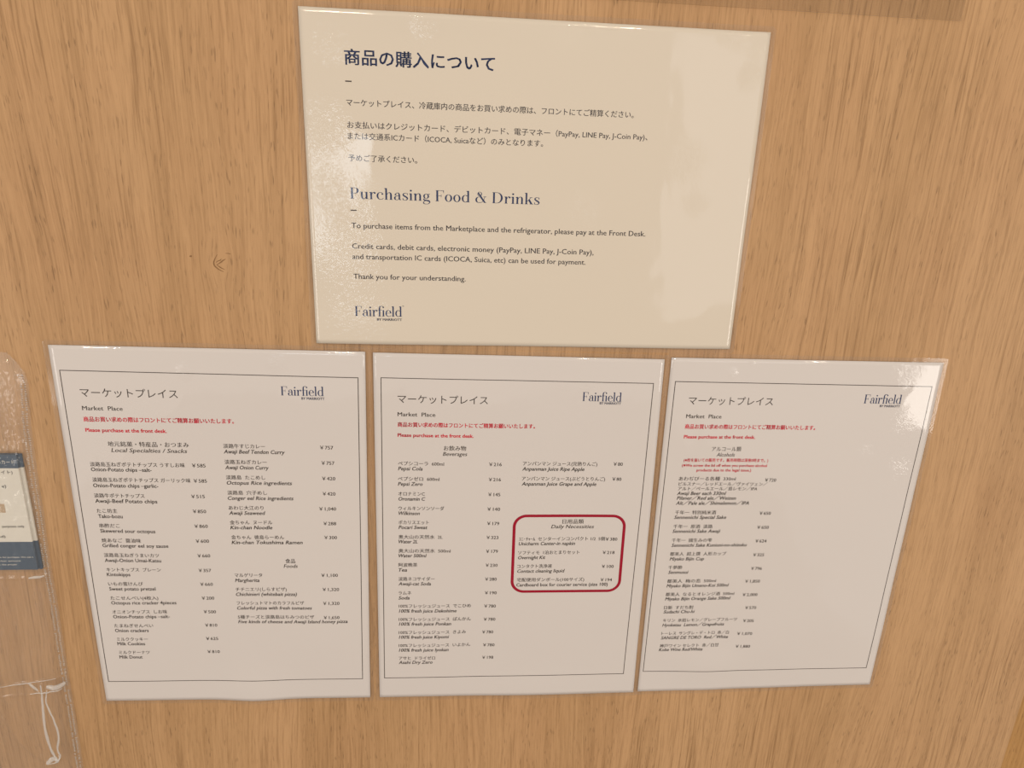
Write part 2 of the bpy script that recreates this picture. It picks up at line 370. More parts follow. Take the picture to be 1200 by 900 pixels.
# ------------------------------------------------------------------ the laminated sheets
def hom_solve(src, dst):
    A = [[0.0] * 9 for _ in range(8)]
    for i, ((x, y), (u, v)) in enumerate(zip(src, dst)):
        A[2 * i] = [x, y, 1, 0, 0, 0, -u * x, -u * y, u]; A[2 * i + 1] = [0, 0, 0, x, y, 1, -v * x, -v * y, v]
    for c in range(8):
        p = max(range(c, 8), key=lambda r: abs(A[r][c])); A[c], A[p] = A[p], A[c]
        pv = A[c][c]; A[c] = [k / pv for k in A[c]]
        for r in range(8):
            if r != c and A[r][c]:
                q = A[r][c]; A[r] = [a - q * b for a, b in zip(A[r], A[c])]
    h = [A[i][8] for i in range(8)] + [1.0]
    def f(u, v):
        d = h[6] * u + h[7] * v + h[8]
        return (h[0] * u + h[1] * v + h[2]) / d, (h[3] * u + h[4] * v + h[5]) / d
    return f
SHEETS = {
'notice': dict(w=297, h=210, quad=[(-0.09669, 0.08615), (0.19928, 0.08671), (0.20088, -0.12258), (-0.09508, -0.12372)],
  frame=[],
  logo=(27.24, 190.15, 59.31, 7.17), by=(42.14, 192.29, 59.27),
  lines=[
   ('heading_text', 'H', '商品の購入について', 26.46, 26.96, 120.16),
   ('dash_mark', 'H', '–', 26.52, 40.71, 30.46),
   ('body_text', 'B', 'マーケットプレイス、冷蔵庫内の商品をお買い求めの際は、フロントにてご精算ください。', 26.7, 53.12, 211.77),
   ('body_text', 'B', 'お支払いはクレジットカード、デビットカード、電子マネー（PayPay, LINE Pay, J-Coin Pay)、', 26.8, 66.41, 222.24),
   ('body_text', 'B', 'または交通系ICカード（ICOCA, Suicaなど）のみとなります。', 26.8, 73.07, 152.83),
   ('body_text', 'B', '予めご了承ください。', 26.65, 86.43, 70.85),
   ('dash_mark', 'H', '–', 26.79, 119.27, 30.78),
   ('body_text', 'L', 'To purchase items from the Marketplace and the refrigerator, please pay at the Front Desk.', 27.08, 129.12, 226.48),
   ('body_text', 'L', 'Credit cards, debit cards, electronic money (PayPay, LINE Pay, J-Coin Pay),', 26.95, 142.61, 191.13),
   ('body_text', 'L', 'and transportation IC cards (ICOCA, Suica, etc) can be used for payment.', 26.86, 149.54, 185.89),
   ('body_text', 'L', 'Thank you for your understanding.', 27.04, 162.92, 103.2),
  ]),
'snacks': dict(w=210, h=297, quad=[(-0.2734, -0.12831), (-0.06187, -0.12926), (-0.06504, -0.42602), (-0.27402, -0.42314)],
  frame=[(5.04, 17.75), (204.84, 19.02), (204.02, 277.81), (4.09, 277.82)],
  logo=(151.52, 32.98, 180.91, 6.95), by=(165.4, 34.95, 181.32),
  lines=[
   ('title_text', 't', 'マーケットプレイス', 16.07, 33.62, 81.13),
   ('subtitle_text', 'm', 'Market  Place', 15.86, 44.88, 42.97),
   ('red_notice_text', 'rj', '商品お買い求めの際はフロントにてご精算お願いいたします。', 15.61, 53.25, 117.72),
   ('red_notice_text', 're', 'Please purchase at the front desk.', 15.77, 61.26, 70.98),
   ('section_heading', 'h', '地元銘菓・特産品・おつまみ', 29.48, 71.84, 85.07),
   ('+', 'hi', 'Local Specialties / Snacks', 31.27, 76.55, 83.57),
   ('menu_entry', 'j', '淡路島玉ねぎポテトチップス うすしお味', 15.36, 87.67, 80.93),
   ('+', 'e', 'Onion-Potato chips –salt-', 15.47, 91.68, 57.38),
   ('price', 'p', '￥585', 85.8, 87.75, 95.34),
   ('menu_entry', 'j', '淡路島玉ねぎポテトチップス ガーリック味', 15.38, 99.77, 83.87),
   ('+', 'e', 'Onion-Potato chips –garlic-', 15.36, 104.32, 60.79),
   ('price', 'p', '￥585', 85.9, 99.9, 95.33),
   ('menu_entry', 'j', '淡路牛ポテトチップス', 14.99, 112.4, 50.4),
   ('+', 'e', 'Awaji-Beef Potato chips', 15.19, 116.74, 58.94),
   ('price', 'p', '￥515', 83.14, 112.4, 92.82),
   ('menu_entry', 'j', 'たこ坊主', 15.2, 124.74, 29.7),
   ('+', 'e', 'Tako-bozu', 15.63, 129.22, 33.01),
   ('price', 'p', '￥850', 83.25, 124.58, 92.76),
   ('menu_entry', 'j', '串酢だこ', 15.39, 136.99, 29.95),
   ('+', 'e', 'Skewered sour octopus', 15.55, 141.33, 54.99),
   ('price', 'p', '￥860', 83.3, 136.88, 92.95),
   ('menu_entry', 'j', '焼あなご  醤油味', 15.41, 149.36, 43.77),
   ('+', 'e', 'Grilled conger eel soy sause', 15.4, 153.7, 63.1),
   ('price', 'p', '￥600', 83.16, 149.51, 92.76),
   ('menu_entry', 'j', '淡路島玉ねぎうまいカツ', 15.43, 161.92, 55.46),
   ('+', 'e', 'Awaji-Onion Umai-Katsu', 15.47, 166.4, 56.42),
   ('price', 'p', '￥660', 83.22, 162.12, 92.59),
   ('menu_entry', 'j', 'キントキップス  プレーン', 15.67, 174.46, 55.39),
   ('+', 'e', 'Kintokipps', 15.43, 178.71, 32.49),
   ('price', 'p', '￥357', 82.9, 175.0, 92.15),
   ('menu_entry', 'j', 'いもの蜜けんぴ', 15.31, 186.97, 40.78),
   ('+', 'e', 'Sweet potato pretzel', 15.57, 191.36, 49.66),
   ('price', 'p', '￥660', 82.95, 187.33, 92.4),
   ('menu_entry', 'j', 'たこせんべい(4枚入)', 15.34, 199.59, 50.74),
   ('+', 'e', 'Octopus rice cracker 4pieces', 15.42, 203.89, 63.76),
   ('price', 'p', '￥200', 82.94, 199.84, 92.34),
   ('menu_entry', 'j', 'オニオンチップス  しお味', 15.22, 212.02, 56.07),
   ('+', 'e', 'Onion-Potato chips –salt-', 15.31, 216.39, 57.61),
   ('price', 'p', '￥500', 83.34, 212.3, 92.68),
   ('menu_entry', 'j', 'たまねぎせんべい', 15.17, 224.63, 44.38),
   ('+', 'e', 'Onion crackers', 15.19, 229.07, 40.49),
   ('price', 'p', '￥810', 83.32, 224.71, 92.66),
   ('menu_entry', 'j', 'ミルククッキー', 15.54, 237.12, 38.96),
   ('+', 'e', 'Milk Cookies', 15.46, 241.38, 36.49),
   ('price', 'p', '￥625', 82.96, 237.3, 92.37),
   ('menu_entry', 'j', 'ミルクドーナツ', 15.61, 249.63, 39.08),
   ('+', 'e', 'Milk Donut', 15.46, 254.03, 33.13),
   ('price', 'p', '￥810', 83.02, 249.76, 92.64),
   ('menu_entry', 'j', '淡路牛すじカレー', 108.85, 72.36, 138.05),
   ('+', 'i', 'Awaji Beef Tendon Curry', 108.88, 76.68, 151.74),
   ('price', 'p', '￥757', 176.78, 72.53, 186.23),
   ('menu_entry', 'j', '淡路玉ねぎカレー', 108.79, 84.79, 138.58),
   ('+', 'i', 'Awaji Onion Curry', 108.93, 89.17, 139.72),
   ('price', 'p', '￥757', 177.39, 84.8, 186.73),
   ('menu_entry', 'j', '淡路島  たこめし', 108.87, 97.07, 136.84),
   ('+', 'i', 'Octopus Rice ingredients', 109.09, 101.39, 155.7),
   ('price', 'p', '￥420', 177.34, 97.28, 187.0),
   ('menu_entry', 'j', '淡路島  穴子めし', 108.97, 109.41, 137.34),
   ('+', 'i', 'Conger eel Rice ingredients', 108.94, 113.8, 156.17),
   ('price', 'p', '￥420', 177.35, 109.75, 186.78),
   ('menu_entry', 'j', 'あわじ大江のり', 108.95, 121.8, 134.15),
   ('+', 'i', 'Awaji Seaweed', 108.94, 126.05, 135.13),
   ('price', 'p', '￥1,040', 174.44, 122.21, 186.94),
   ('menu_entry', 'j', '金ちゃん  ヌードル', 109.03, 133.89, 139.84),
   ('+', 'i', 'Kin-chan Noodle', 108.96, 138.19, 139.6),
   ('price', 'p', '￥288', 177.16, 134.55, 186.6),
   ('menu_entry', 'j', '金ちゃん  徳島らーめん', 109.09, 146.44, 147.74),
   ('+', 'i', 'Kin-chan Tokushima Ramen', 108.96, 150.82, 161.28),
   ('price', 'p', '￥300', 177.4, 146.5, 186.92),
   ('section_heading', 'h', '食品', 147.66, 167.04, 154.98),
   ('+', 'hi', 'Foods', 146.16, 171.48, 156.7),
   ('menu_entry', 'j', 'マルゲリータ', 109.07, 179.54, 129.76),
   ('+', 'i', 'Margherita', 109.06, 184.1, 127.25),
   ('price', 'p', '￥1,100', 174.06, 179.6, 186.68),
   ('menu_entry', 'j', 'チチニエリ(しらすピザ)', 108.93, 192.13, 147.38),
   ('+', 'i', 'Chichinieri (whitebait pizza)', 108.86, 196.6, 154.94),
   ('price', 'p', '￥1,320', 174.61, 192.3, 187.32),
   ('menu_entry', 'j', 'フレッシュトマトのカラフルピザ', 108.87, 204.52, 160.13),
   ('+', 'i', 'Colorful pizza with fresh tomatoes', 108.87, 209.06, 165.97),
   ('price', 'p', '￥1,320', 174.65, 204.88, 187.33),
   ('menu_entry', 'j', '5種チーズと淡路島はちみつのピザ', 108.93, 217.33, 167.51),
   ('+', 'i', 'Five kinds of cheese and Awaji Island honey pizza', 108.82, 221.7, 193.21),
   ('price', 'p', '￥1,650', 174.75, 217.88, 186.99),
  ]),
'drinks': dict(w=210, h=297, quad=[(-0.05656, -0.12978), (0.15333, -0.13116), (0.1573, -0.42728), (-0.05735, -0.42625)],
  frame=[(5.33, 18.83), (203.25, 18.99), (200.17, 277.85), (4.17, 277.96)],
  logo=(151.16, 33.95, 180.20, 7.28), by=(164.11, 35.41, 180.11),
  lines=[
   ('title_text', 't', 'マーケットプレイス', 16.88, 34.84, 81.73),
   ('subtitle_text', 'm', 'Market  Place', 16.76, 46.62, 43.9),
   ('red_notice_text', 'rj', '商品お買い求めの際はフロントにてご精算お願いいたします。', 16.69, 54.89, 117.0),
   ('red_notice_text', 're', 'Please purchase at the front desk.', 16.61, 63.16, 71.85),
   ('section_heading', 'h', 'お飲み物', 50.08, 73.35, 66.57),
   ('+', 'hi', 'Beverages', 49.48, 78.0, 67.4),
   ('menu_entry', 'j', 'ペプシコーラ  600ml', 16.7, 86.23, 50.42),
   ('+', 'i', 'Pepsi Cola', 16.66, 90.42, 34.61),
   ('price', 'p', '￥216', 83.71, 86.09, 93.28),
   ('menu_entry', 'j', 'ペプシゼロ  600ml', 16.46, 98.86, 47.1),
   ('+', 'i', 'Pepsi Zero', 16.42, 103.1, 34.67),
   ('price', 'p', '￥216', 83.76, 98.65, 93.0),
   ('menu_entry', 'j', 'オロナミンC', 16.6, 111.29, 36.25),
   ('+', 'i', 'Oronamin C', 16.75, 115.58, 36.63),
   ('price', 'p', '￥145', 83.68, 111.22, 92.91),
   ('menu_entry', 'j', 'ウィルキンソンソーダ', 16.61, 123.51, 50.77),
   ('+', 'i', 'Wilkinson', 16.64, 127.71, 32.55),
   ('price', 'p', '￥140', 83.33, 123.59, 93.07),
   ('menu_entry', 'j', 'ポカリスエット', 16.56, 135.51, 39.34),
   ('+', 'i', 'Pocari Sweat', 16.53, 139.76, 38.32),
   ('price', 'p', '￥179', 83.42, 135.88, 92.76),
   ('menu_entry', 'j', '奥大山の天然水  2L', 16.45, 148.02, 49.86),
   ('+', 'i', 'Water 2L', 16.41, 152.11, 30.91),
   ('price', 'p', '￥323', 83.25, 148.02, 92.44),
   ('menu_entry', 'j', '奥大山の天然水  500ml', 16.34, 160.17, 55.95),
   ('+', 'i', 'Water 500ml', 16.3, 164.45, 37.71),
   ('price', 'p', '￥179', 83.14, 160.22, 92.45),
   ('menu_entry', 'j', '阿波晩茶', 16.23, 172.61, 30.67),
   ('+', 'i', 'Tea', 16.19, 177.1, 22.7),
   ('price', 'p', '￥230', 83.16, 172.73, 92.46),
   ('menu_entry', 'j', '淡路ネコサイダー', 16.11, 185.2, 43.85),
   ('+', 'i', 'Awaji-cat Soda', 16.07, 189.59, 41.03),
   ('price', 'p', '￥280', 82.98, 185.38, 92.14),
   ('menu_entry', 'j', 'ラムネ', 16.0, 197.87, 25.86),
   ('+', 'i', 'Soda', 15.95, 202.39, 24.52),
   ('price', 'p', '￥190', 83.07, 198.03, 92.49),
   ('menu_entry', 'j', '100%フレッシュジュース  でこひめ', 16.09, 209.83, 72.42),
   ('+', 'i', '100% fresh juice Dekohime', 16.18, 214.4, 61.19),
   ('price', 'p', '￥780', 82.88, 210.36, 92.14),
   ('menu_entry', 'j', '100%フレッシュジュース  ぽんかん', 15.97, 222.08, 72.63),
   ('+', 'i', '100% fresh juice Ponkan', 16.07, 226.46, 57.09),
   ('price', 'p', '￥780', 82.82, 222.74, 92.13),
   ('menu_entry', 'j', '100%フレッシュジュース  きよみ', 15.86, 234.31, 68.9),
   ('+', 'i', '100% fresh juice Kiyomi', 15.96, 238.74, 55.58),
   ('price', 'p', '￥780', 81.86, 234.86, 90.74),
   ('menu_entry', 'j', '100%フレッシュジュース  いよかん', 15.75, 246.6, 72.52),
   ('+', 'i', '100% fresh juice Iyokan', 15.85, 251.09, 55.29),
   ('price', 'p', '￥780', 82.82, 247.38, 92.1),
   ('menu_entry', 'j', 'アサヒ  ドライゼロ', 15.78, 258.88, 44.64),
   ('+', 'i', 'Asahi Dry Zero', 15.61, 262.99, 42.6),
   ('price', 'p', '￥198', 82.39, 259.45, 91.38),
   ('menu_entry', 'j', 'アンパンマン ジュース(完熟りんご)', 109.06, 85.26, 165.64),
   ('+', 'i', 'Anpanman Juice Ripe Apple', 108.78, 89.66, 155.98),
   ('price', 'p', '￥80', 177.94, 84.89, 185.11),
   ('menu_entry', 'j', 'アンパンマン ジュース(ぶどうとりんご)', 108.75, 97.73, 172.39),
   ('+', 'i', 'Anpanman Juice Grape and Apple', 108.78, 102.11, 165.95),
   ('price', 'p', '￥80', 177.85, 97.5, 184.93),
   ('section_heading', 'h', '日用品類', 141.48, 134.34, 158.14),
   ('+', 'hi', 'Daily Necessities', 132.87, 138.76, 166.45),
   ('menu_entry', 'j', 'ﾕﾆ･ﾁｬｰﾑ  センターインコンパクト 1/2  5個', 108.33, 149.52, 175.78),
   ('+', 'i', 'Unicharm Center-in napkin', 108.34, 153.67, 152.49),
   ('price', 'p', '￥380', 176.27, 149.76, 185.63),
   ('menu_entry', 'j', 'ソフティモ  1泊おとまりセット', 108.09, 161.64, 156.39),
   ('+', 'i', 'Overnight Kit', 108.25, 166.07, 129.67),
   ('price', 'p', '￥218', 174.72, 161.79, 184.25),
   ('menu_entry', 'j', 'コンタクト洗浄液', 107.85, 173.91, 135.22),
   ('+', 'i', 'Contact cleaning liquid', 108.01, 178.31, 145.53),
   ('price', 'p', '￥100', 174.88, 174.42, 184.48),
   ('menu_entry', 'j', '宅配便用ダンボール(100サイズ)', 108.08, 186.32, 161.6),
   ('+', 'e', 'Cardboard box for courier service (size 100)', 107.77, 191.0, 180.82),
   ('price', 'p', '￥194', 174.67, 186.73, 183.98),
  ]),
'alcohol': dict(w=210, h=297, quad=[(0.15827, -0.12978), (0.36848, -0.13014), (0.36954, -0.42516), (0.16096, -0.42649)],
  frame=[(4.7, 18.06), (204.8, 19.01), (203.22, 278.76), (3.12, 276.25)],
  logo=(152.68, 33.09, 182.36, 7.37), by=(165.88, 35.0, 182.08),
  lines=[
   ('title_text', 't', 'マーケットプレイス', 16.26, 32.8, 81.3),
   ('subtitle_text', 'm', 'Market  Place', 15.62, 44.95, 42.88),
   ('red_notice_text', 'rj', '商品お買い求めの際はフロントにてご精算お願いいたします。', 15.55, 53.34, 117.61),
   ('red_notice_text', 're', 'Please purchase at the front desk.', 15.62, 61.41, 71.42),
   ('section_heading', 'h', 'アルコール類', 38.48, 71.38, 61.67),
   ('+', 'hi', 'Alcohols', 42.74, 76.09, 57.23),
   ('red_notice_text', 'r', '(※栓を抜いての販売です。販売時間は深夜0時まで。)', 17.48, 80.67, 84.39),
   ('red_notice_text', 'r', '(※We screw the lid off when you purchase alcohol', 16.59, 84.94, 83.99),
   ('red_notice_text', 'r', 'products due to the legal issue.)', 28.44, 88.91, 71.89),
   ('menu_entry', 'j', 'あわぢびーる各種  330ml', 15.3, 96.28, 60.57),
   ('+', 'k', 'ピルスナー／レッドエール／ヴァイツェン／', 15.57, 100.77, 86.67),
   ('+', 'k', 'アルト／ペールエール／島レモン／IPA', 15.65, 104.77, 78.94),
   ('+', 'i', 'Awaji Beer each 330ml', 15.25, 108.79, 54.51),
   ('+', 'i', 'Pilsner／Red ale／Weizen', 15.48, 112.9, 63.04),
   ('+', 'i', 'Alt／Pale ale／Shimalemon／IPA', 15.25, 117.26, 74.1),
   ('price', 'p', '￥720', 84.05, 97.06, 93.04),
   ('menu_entry', 'j', '千年一  特別純米酒', 15.4, 125.44, 48.44),
   ('+', 'i', 'Sennenichi Special Sake', 15.16, 129.7, 57.31),
   ('price', 'p', '￥650', 83.87, 126.09, 93.21),
   ('menu_entry', 'j', '千年一  原酒  淡路', 15.3, 137.85, 47.17),
   ('+', 'i', 'Sennenichi Sake Awaji', 15.03, 142.03, 53.97),
   ('price', 'p', '￥650', 83.77, 138.74, 93.4),
   ('menu_entry', 'j', '千年一  國生みの雫', 15.31, 150.22, 47.96),
   ('+', 'i', 'Sennenichi Sake Kuniuni-no-shizuku', 15.48, 154.69, 77.5),
   ('price', 'p', '￥624', 84.12, 151.19, 93.38),
   ('menu_entry', 'j', '都美人  超上撰  人形カップ', 15.02, 162.6, 61.5),
   ('+', 'i', 'Miyako Bijin Cup', 15.27, 167.13, 43.63),
   ('price', 'p', '￥325', 84.0, 163.97, 93.32),
   ('menu_entry', 'j', '千夢酔', 14.86, 175.0, 26.49),
   ('+', 'i', 'Senmusui', 15.3, 179.44, 32.06),
   ('price', 'p', '￥796', 84.13, 176.71, 93.3),
   ('menu_entry', 'j', '都美人  梅の恋  500ml', 15.14, 187.74, 56.07),
   ('+', 'i', 'Miyako Bijin Umeno-Koi 500ml', 15.15, 192.16, 67.43),
   ('price', 'p', '￥1,850', 80.73, 188.75, 93.44),
   ('menu_entry', 'j', '都美人  なるとオレンジ酒  500ml', 15.09, 200.26, 73.05),
   ('+', 'i', 'Miyako Bijin Orange Sake 500ml', 15.16, 204.58, 70.48),
   ('price', 'p', '￥2,000', 80.29, 201.58, 93.08),
   ('menu_entry', 'j', '日新  すだち酎', 15.04, 212.95, 39.91),
   ('+', 'i', 'Sudachi Chu-hi', 15.08, 217.08, 41.46),
   ('price', 'p', '￥570', 84.2, 214.17, 93.77),
   ('menu_entry', 'j', 'キリン  氷結レモン／グレープフルーツ', 15.39, 225.41, 78.71),
   ('+', 'i', 'Hyoketsu  Lemon／Grapefruits', 15.25, 230.02, 68.24),
   ('price', 'p', '￥205', 84.02, 226.94, 93.36),
   ('menu_entry', 'j', 'トーレス  サングレ・デ・トロ  赤／白', 15.32, 238.29, 73.36),
   ('+', 'i', 'SANGRE DE TORO  Red／White', 15.38, 242.72, 73.19),
   ('price', 'p', '￥1,070', 80.6, 239.65, 93.65),
   ('menu_entry', 'j', '神戸ワイン セレクト  赤／白甘', 15.05, 250.66, 66.0),
   ('+', 'i', 'Kobe Wine Red/White', 14.68, 254.53, 52.33),
   ('price', 'p', '￥1,880', 80.94, 252.44, 93.56),
  ]),
}
STYLE = {  # em in mm, shear, bold, ink
 'H': (9.8, 0, 0.017, 'navy'), 'B': (4.6, 0, 0.008, 'grey'), 'L': (5.0, 0, 0.010, 'grey'),
 't': (7.4, 0, 0.0, 'black'), 'm': (4.5, 0, 0.012, 'black'), 'rj': (4.1, 0, 0.024, 'red'), 're': (3.9, 0, 0.030, 'red'),
 'h': (4.3, 0, 0.010, 'black'), 'hi': (4.5, 0.22, 0.012, 'black'), 'j': (3.8, 0, 0.012, 'black'), 'k': (3.6, 0.1, 0.012, 'black'),
 'e': (4.3, 0, 0.016, 'black'), 'i': (4.3, 0.22, 0.016, 'black'), 'p': (4.0, 0, 0.014, 'black'), 'r': (3.2, 0, 0.022, 'red')}
RELIEF = {  # soft swellings of the sheets off the wall: (u mm, v mm, height mm, width u, width v)
 'notice': [(150, 105, 0.9, 90, 60), (40, 205, 0.9, 40, 20), (250, 205, 0.5, 40, 25), (297, 60, 0.8, 16, 60), (75, 0, 0.9, 30, 9)],
 'snacks': [(118, 297, 2.6, 24, 26), (60, 150, 0.8, 40, 60), (180, 40, 0.7, 40, 30), (30, 250, 0.6, 30, 40), (160, 230, 0.8, 40, 40)],
 'drinks': [(130, 297, 0.8, 50, 20), (100, 150, 0.9, 60, 60), (60, 40, 0.6, 40, 30), (40, 240, 0.6, 30, 40), (200, 120, 0.6, 25, 60)],
 'alcohol': [(60, 272, 1.6, 26, 16), (110, 255, 0.9, 30, 30), (60, 297, 0.7, 20, 16), (120, 100, 0.9, 50, 60), (190, 60, 0.6, 30, 40), (150, 230, 0.7, 60, 30)]}
BLOBS = {  # where the lamination is creased, (x, z, radius, strength) from the middle of the sheet
 'notice': [(-0.072, 0.0980, 0.0065, 1.5), (-0.130, 0.085, 0.010, 0.9), (-0.136, 0.0, 0.014, 0.45), (-0.122, -0.045, 0.022, 0.35), (-0.125, -0.020, 0.012, 0.6), (0.143, 0.095, 0.0065, 1.4),
            (0.139, 0.078, 0.006, 1.3), (0.128, 0.101, 0.006, 1.3), (0.032, -0.009, 0.013, 0.7), (0.105, 0.025, 0.010, 0.9), (0.015, 0.095, 0.014, 0.8),
            (0.114, -0.002, 0.007, 0.8), (-0.140, 0.035, 0.014, 0.9), (0.120, 0.103, 0.005, 1.6), (-0.115, -0.095, 0.02, 0.5)],
 'snacks': [(-0.018, 0.133, 0.005, 1.3), (0.045, 0.140, 0.006, 1.0), (0.09, -0.05, 0.02, 0.2)],
 'drinks': [(0.03, 0.10, 0.02, 0.3)],
 'alcohol': [(0.078, 0.144, 0.009, 1.1), (0.086, 0.060, 0.010, 0.6), (0.055, 0.075, 0.008, 0.4), (0.082, 0.100, 0.008, 0.35),
             (-0.058, 0.137, 0.003, 1.6), (-0.045, 0.145, 0.002, 1.6), (0.035, -0.035, 0.008, 0.7), (-0.05, 0.115, 0.004, 0.9)]}
LABELS = {
 'notice': ('laminated_notice', 'landscape laminated notice with navy heading Purchasing Food & Drinks, topmost on the oak wall', 'notice'),
 'snacks': ('laminated_menu', 'laminated menu sheet of snacks, curries and foods, left of the three menus', 'menu'),
 'drinks': ('laminated_menu', 'laminated beverages menu with a crimson rounded box, between the other two menus', 'menu'),
 'alcohol': ('laminated_menu', 'laminated menu of alcohols with small red print, right of the three menus', 'menu')}

def build_sheet(key):
    s = SHEETS[key]; W, H = s['w'], s['h']
    hm = hom_solve([(0, 0), (W, 0), (W, H), (0, H)], s['quad'])
    cx = sum(q[0] for q in s['quad']) / 4; cy = sum(q[1] for q in s['quad']) / 4
    org = wl(cx, cy)
    nm, lab, cat = LABELS[key]
    root = thing(nm, lab, cat, org, 'laminated menus in a row' if cat == 'menu' else None)
    inks = {}
    def ink(k):
        if k not in inks: inks[k] = laminated(key + '_' + k, INK[k], BLOBS[key])
        return inks[k]
    sd = {'notice': 1, 'snacks': 7, 'drinks': 13, 'alcohol': 19}[key]
    def hgt(u, v):
        h = 0.80 + 0.25 * noise.noise(Vector((u / 55, v / 55, sd)))
        for (a, b, am, su, sv) in RELIEF[key]: h += am * math.exp(-((u - a) / su) ** 2 - ((v - b) / sv) ** 2)
        return max(h, 0.3) / 1000
    def at(u, v, dz):
        x, y = hm(u, v); return wl(x, y, hgt(min(max(u, 0), W), min(max(v, 0), H)) + dz) - org
    def slab(name, u0, u1, v0, v1, dzf, dzb, mat, nu, nv, rc=0.0):
        vs_, fs = [], []
        for dz in (dzf, dzb):
            for j in range(nv + 1):
                for i in range(nu + 1):
                    u = u0 + (u1 - u0) * i / nu; v = v0 + (v1 - v0) * j / nv
                    if rc and (i in (0, nu)) and (j in (0, nv)):       # rounded corners
                        u += rc * (1 if i == 0 else -1) * 0.35; v += rc * (1 if j == 0 else -1) * 0.35
                    vs_.append(at(u, v, dz))
        N = (nu + 1) * (nv + 1); q = lambda i, j: j * (nu + 1) + i
        for j in range(nv):
            for i in range(nu):
                a, b, c, d = q(i, j), q(i + 1, j), q(i + 1, j + 1), q(i, j + 1)
                fs.append((a, d, c, b)); fs.append((a + N, b + N, c + N, d + N))
        for i in range(nu):
            for j, fl_ in ((0, 0), (nv, 1)):
                a, b = q(i, j), q(i + 1, j); fs.append((a, b, b + N, a + N) if not fl_ else (b, a, a + N, b + N))
        for j in range(nv):
            for i, fl_ in ((0, 1), (nu, 0)):
                a, b = q(i, j), q(i, j + 1); fs.append((a, b, b + N, a + N) if not fl_ else (b, a, a + N, b + N))
        return link(name, mesh_of(name, vs_, fs, True), mat, root)
    nu = int(W / 3); nv = int(H / 3)
    slab('paper_sheet', 0, W, 0, H, 0.00012, 0.0, ink('ivory' if key == 'notice' else 'white'), nu, nv)
    # the clear lamination past the paper's edge, sealed flat just off the wall
    mg = 3.4; us = [-mg, -mg * 0.55, 0.05] + [W * i / nu for i in range(1, nu)] + [W - 0.05, W + mg * 0.55, W + mg]
    ws = [-mg, -mg * 0.55, 0.05] + [H * i / nv for i in range(1, nv)] + [H - 0.05, H + mg * 0.55, H + mg]
    vs_, fs, n_ = [], [], len(us)
    for j, v in enumerate(ws):
        for i, u in enumerate(us):
            out = max(0, -u, u - W, -v, v - H)
            uu, vv = u, v
            if i in (0, n_ - 1) and j in (0, len(ws) - 1): uu += 1.0 if i == 0 else -1.0; vv += 1.0 if j == 0 else -1.0
            vs_.append(at(uu, vv, 0.00014 - 0.00012 * min(1.0, out / mg)))
    for j in range(len(ws) - 1):
        for i in range(n_ - 1):
            if 2 <= i < n_ - 3 and 2 <= j < len(ws) - 3: continue
            a_ = j * n_ + i; fs.append((a_, a_ + n_, a_ + n_ + 1, a_ + 1))
    link('laminate_film', mesh_of('laminate_film', vs_, fs, True), film('laminate_' + key, [], 0.03, 0.07, 0.5, 0.96), root)
    def put(name, P, F, mat):
        return link(name, mesh_of(name, [at(u, v, 0.00019) for u, v in P], F), ink(mat), root)
    groups = []
    for (name, k, txt, u0, v, u1) in s['lines']:
        em, sh, bo, mat = STYLE[k]
        P, F = text_mm(txt, u0, v, u1, em, sh, bo, 0.32 if k == 'hi' or k in 'eiL' else 0.355)
        if k == 'H' and txt == '–':                                    # the short rule under each heading
            P, F = [(u0, v - 0.35), (u1, v - 0.35), (u1, v + 0.35), (u0, v + 0.35)], [(3, 2, 1, 0)]
            mat = 'black'
        if name == '+':
            # the second language belongs to the entry it follows
            j = len(groups) - 1
            g = groups[j]; o_ = len(g[1]); g[1].extend(P); g[2].extend(tuple(a + o_ for a in f) for f in F)
        else: groups.append([name, list(P), list(F), mat])
    for name, P, F, mat in groups: put(name, P, F, mat)
    u0, vb, u1, cap = s['logo']
    P, F = serif_mm('Fairﬁeld', u0, vb, u1, cap * 0.96, -6)
    lg = put('logo', P, F, 'navy')
    P, F = text_mm('BY MARRIOTT', s['by'][0], s['by'][1], s['by'][2], 2.3 if key == 'notice' else 2.6, 0, 0.02)
    if key == 'notice':
        P2, F2 = text_mm('™', u1 + 0.2, vb - cap, u1 + 1.4, 1.4, 0, 0); F += [tuple(a + len(P) for a in f) for f in F2]; P += P2
    put('logo_caption', P, F, 'navy')
    if s['frame']:
        f = s['frame']; P, F = [], []
        for i in range(4):
            a = Vector(f[i]); b = Vector(f[(i + 1) % 4]); d = (b - a).normalized(); q = Vector((-d.y, d.x)) * 0.26
            a = a - d * 0.26; b = b + d * 0.26; k0 = len(P)
            for j in range(41):
                c = a.lerp(b, j / 40); P += [tuple(c - q), tuple(c + q)]
                if j: k = k0 + 2 * j; F.append((k - 2, k - 1, k + 1, k))
        put('border_line', P, F, 'black')
    if key == 'notice':
        P, F = serif_mm('Purchasing Food & Drinks', 27.1, 111.75, 152.06, 7.0, 12)
        put('heading_text', P, F, 'navy')
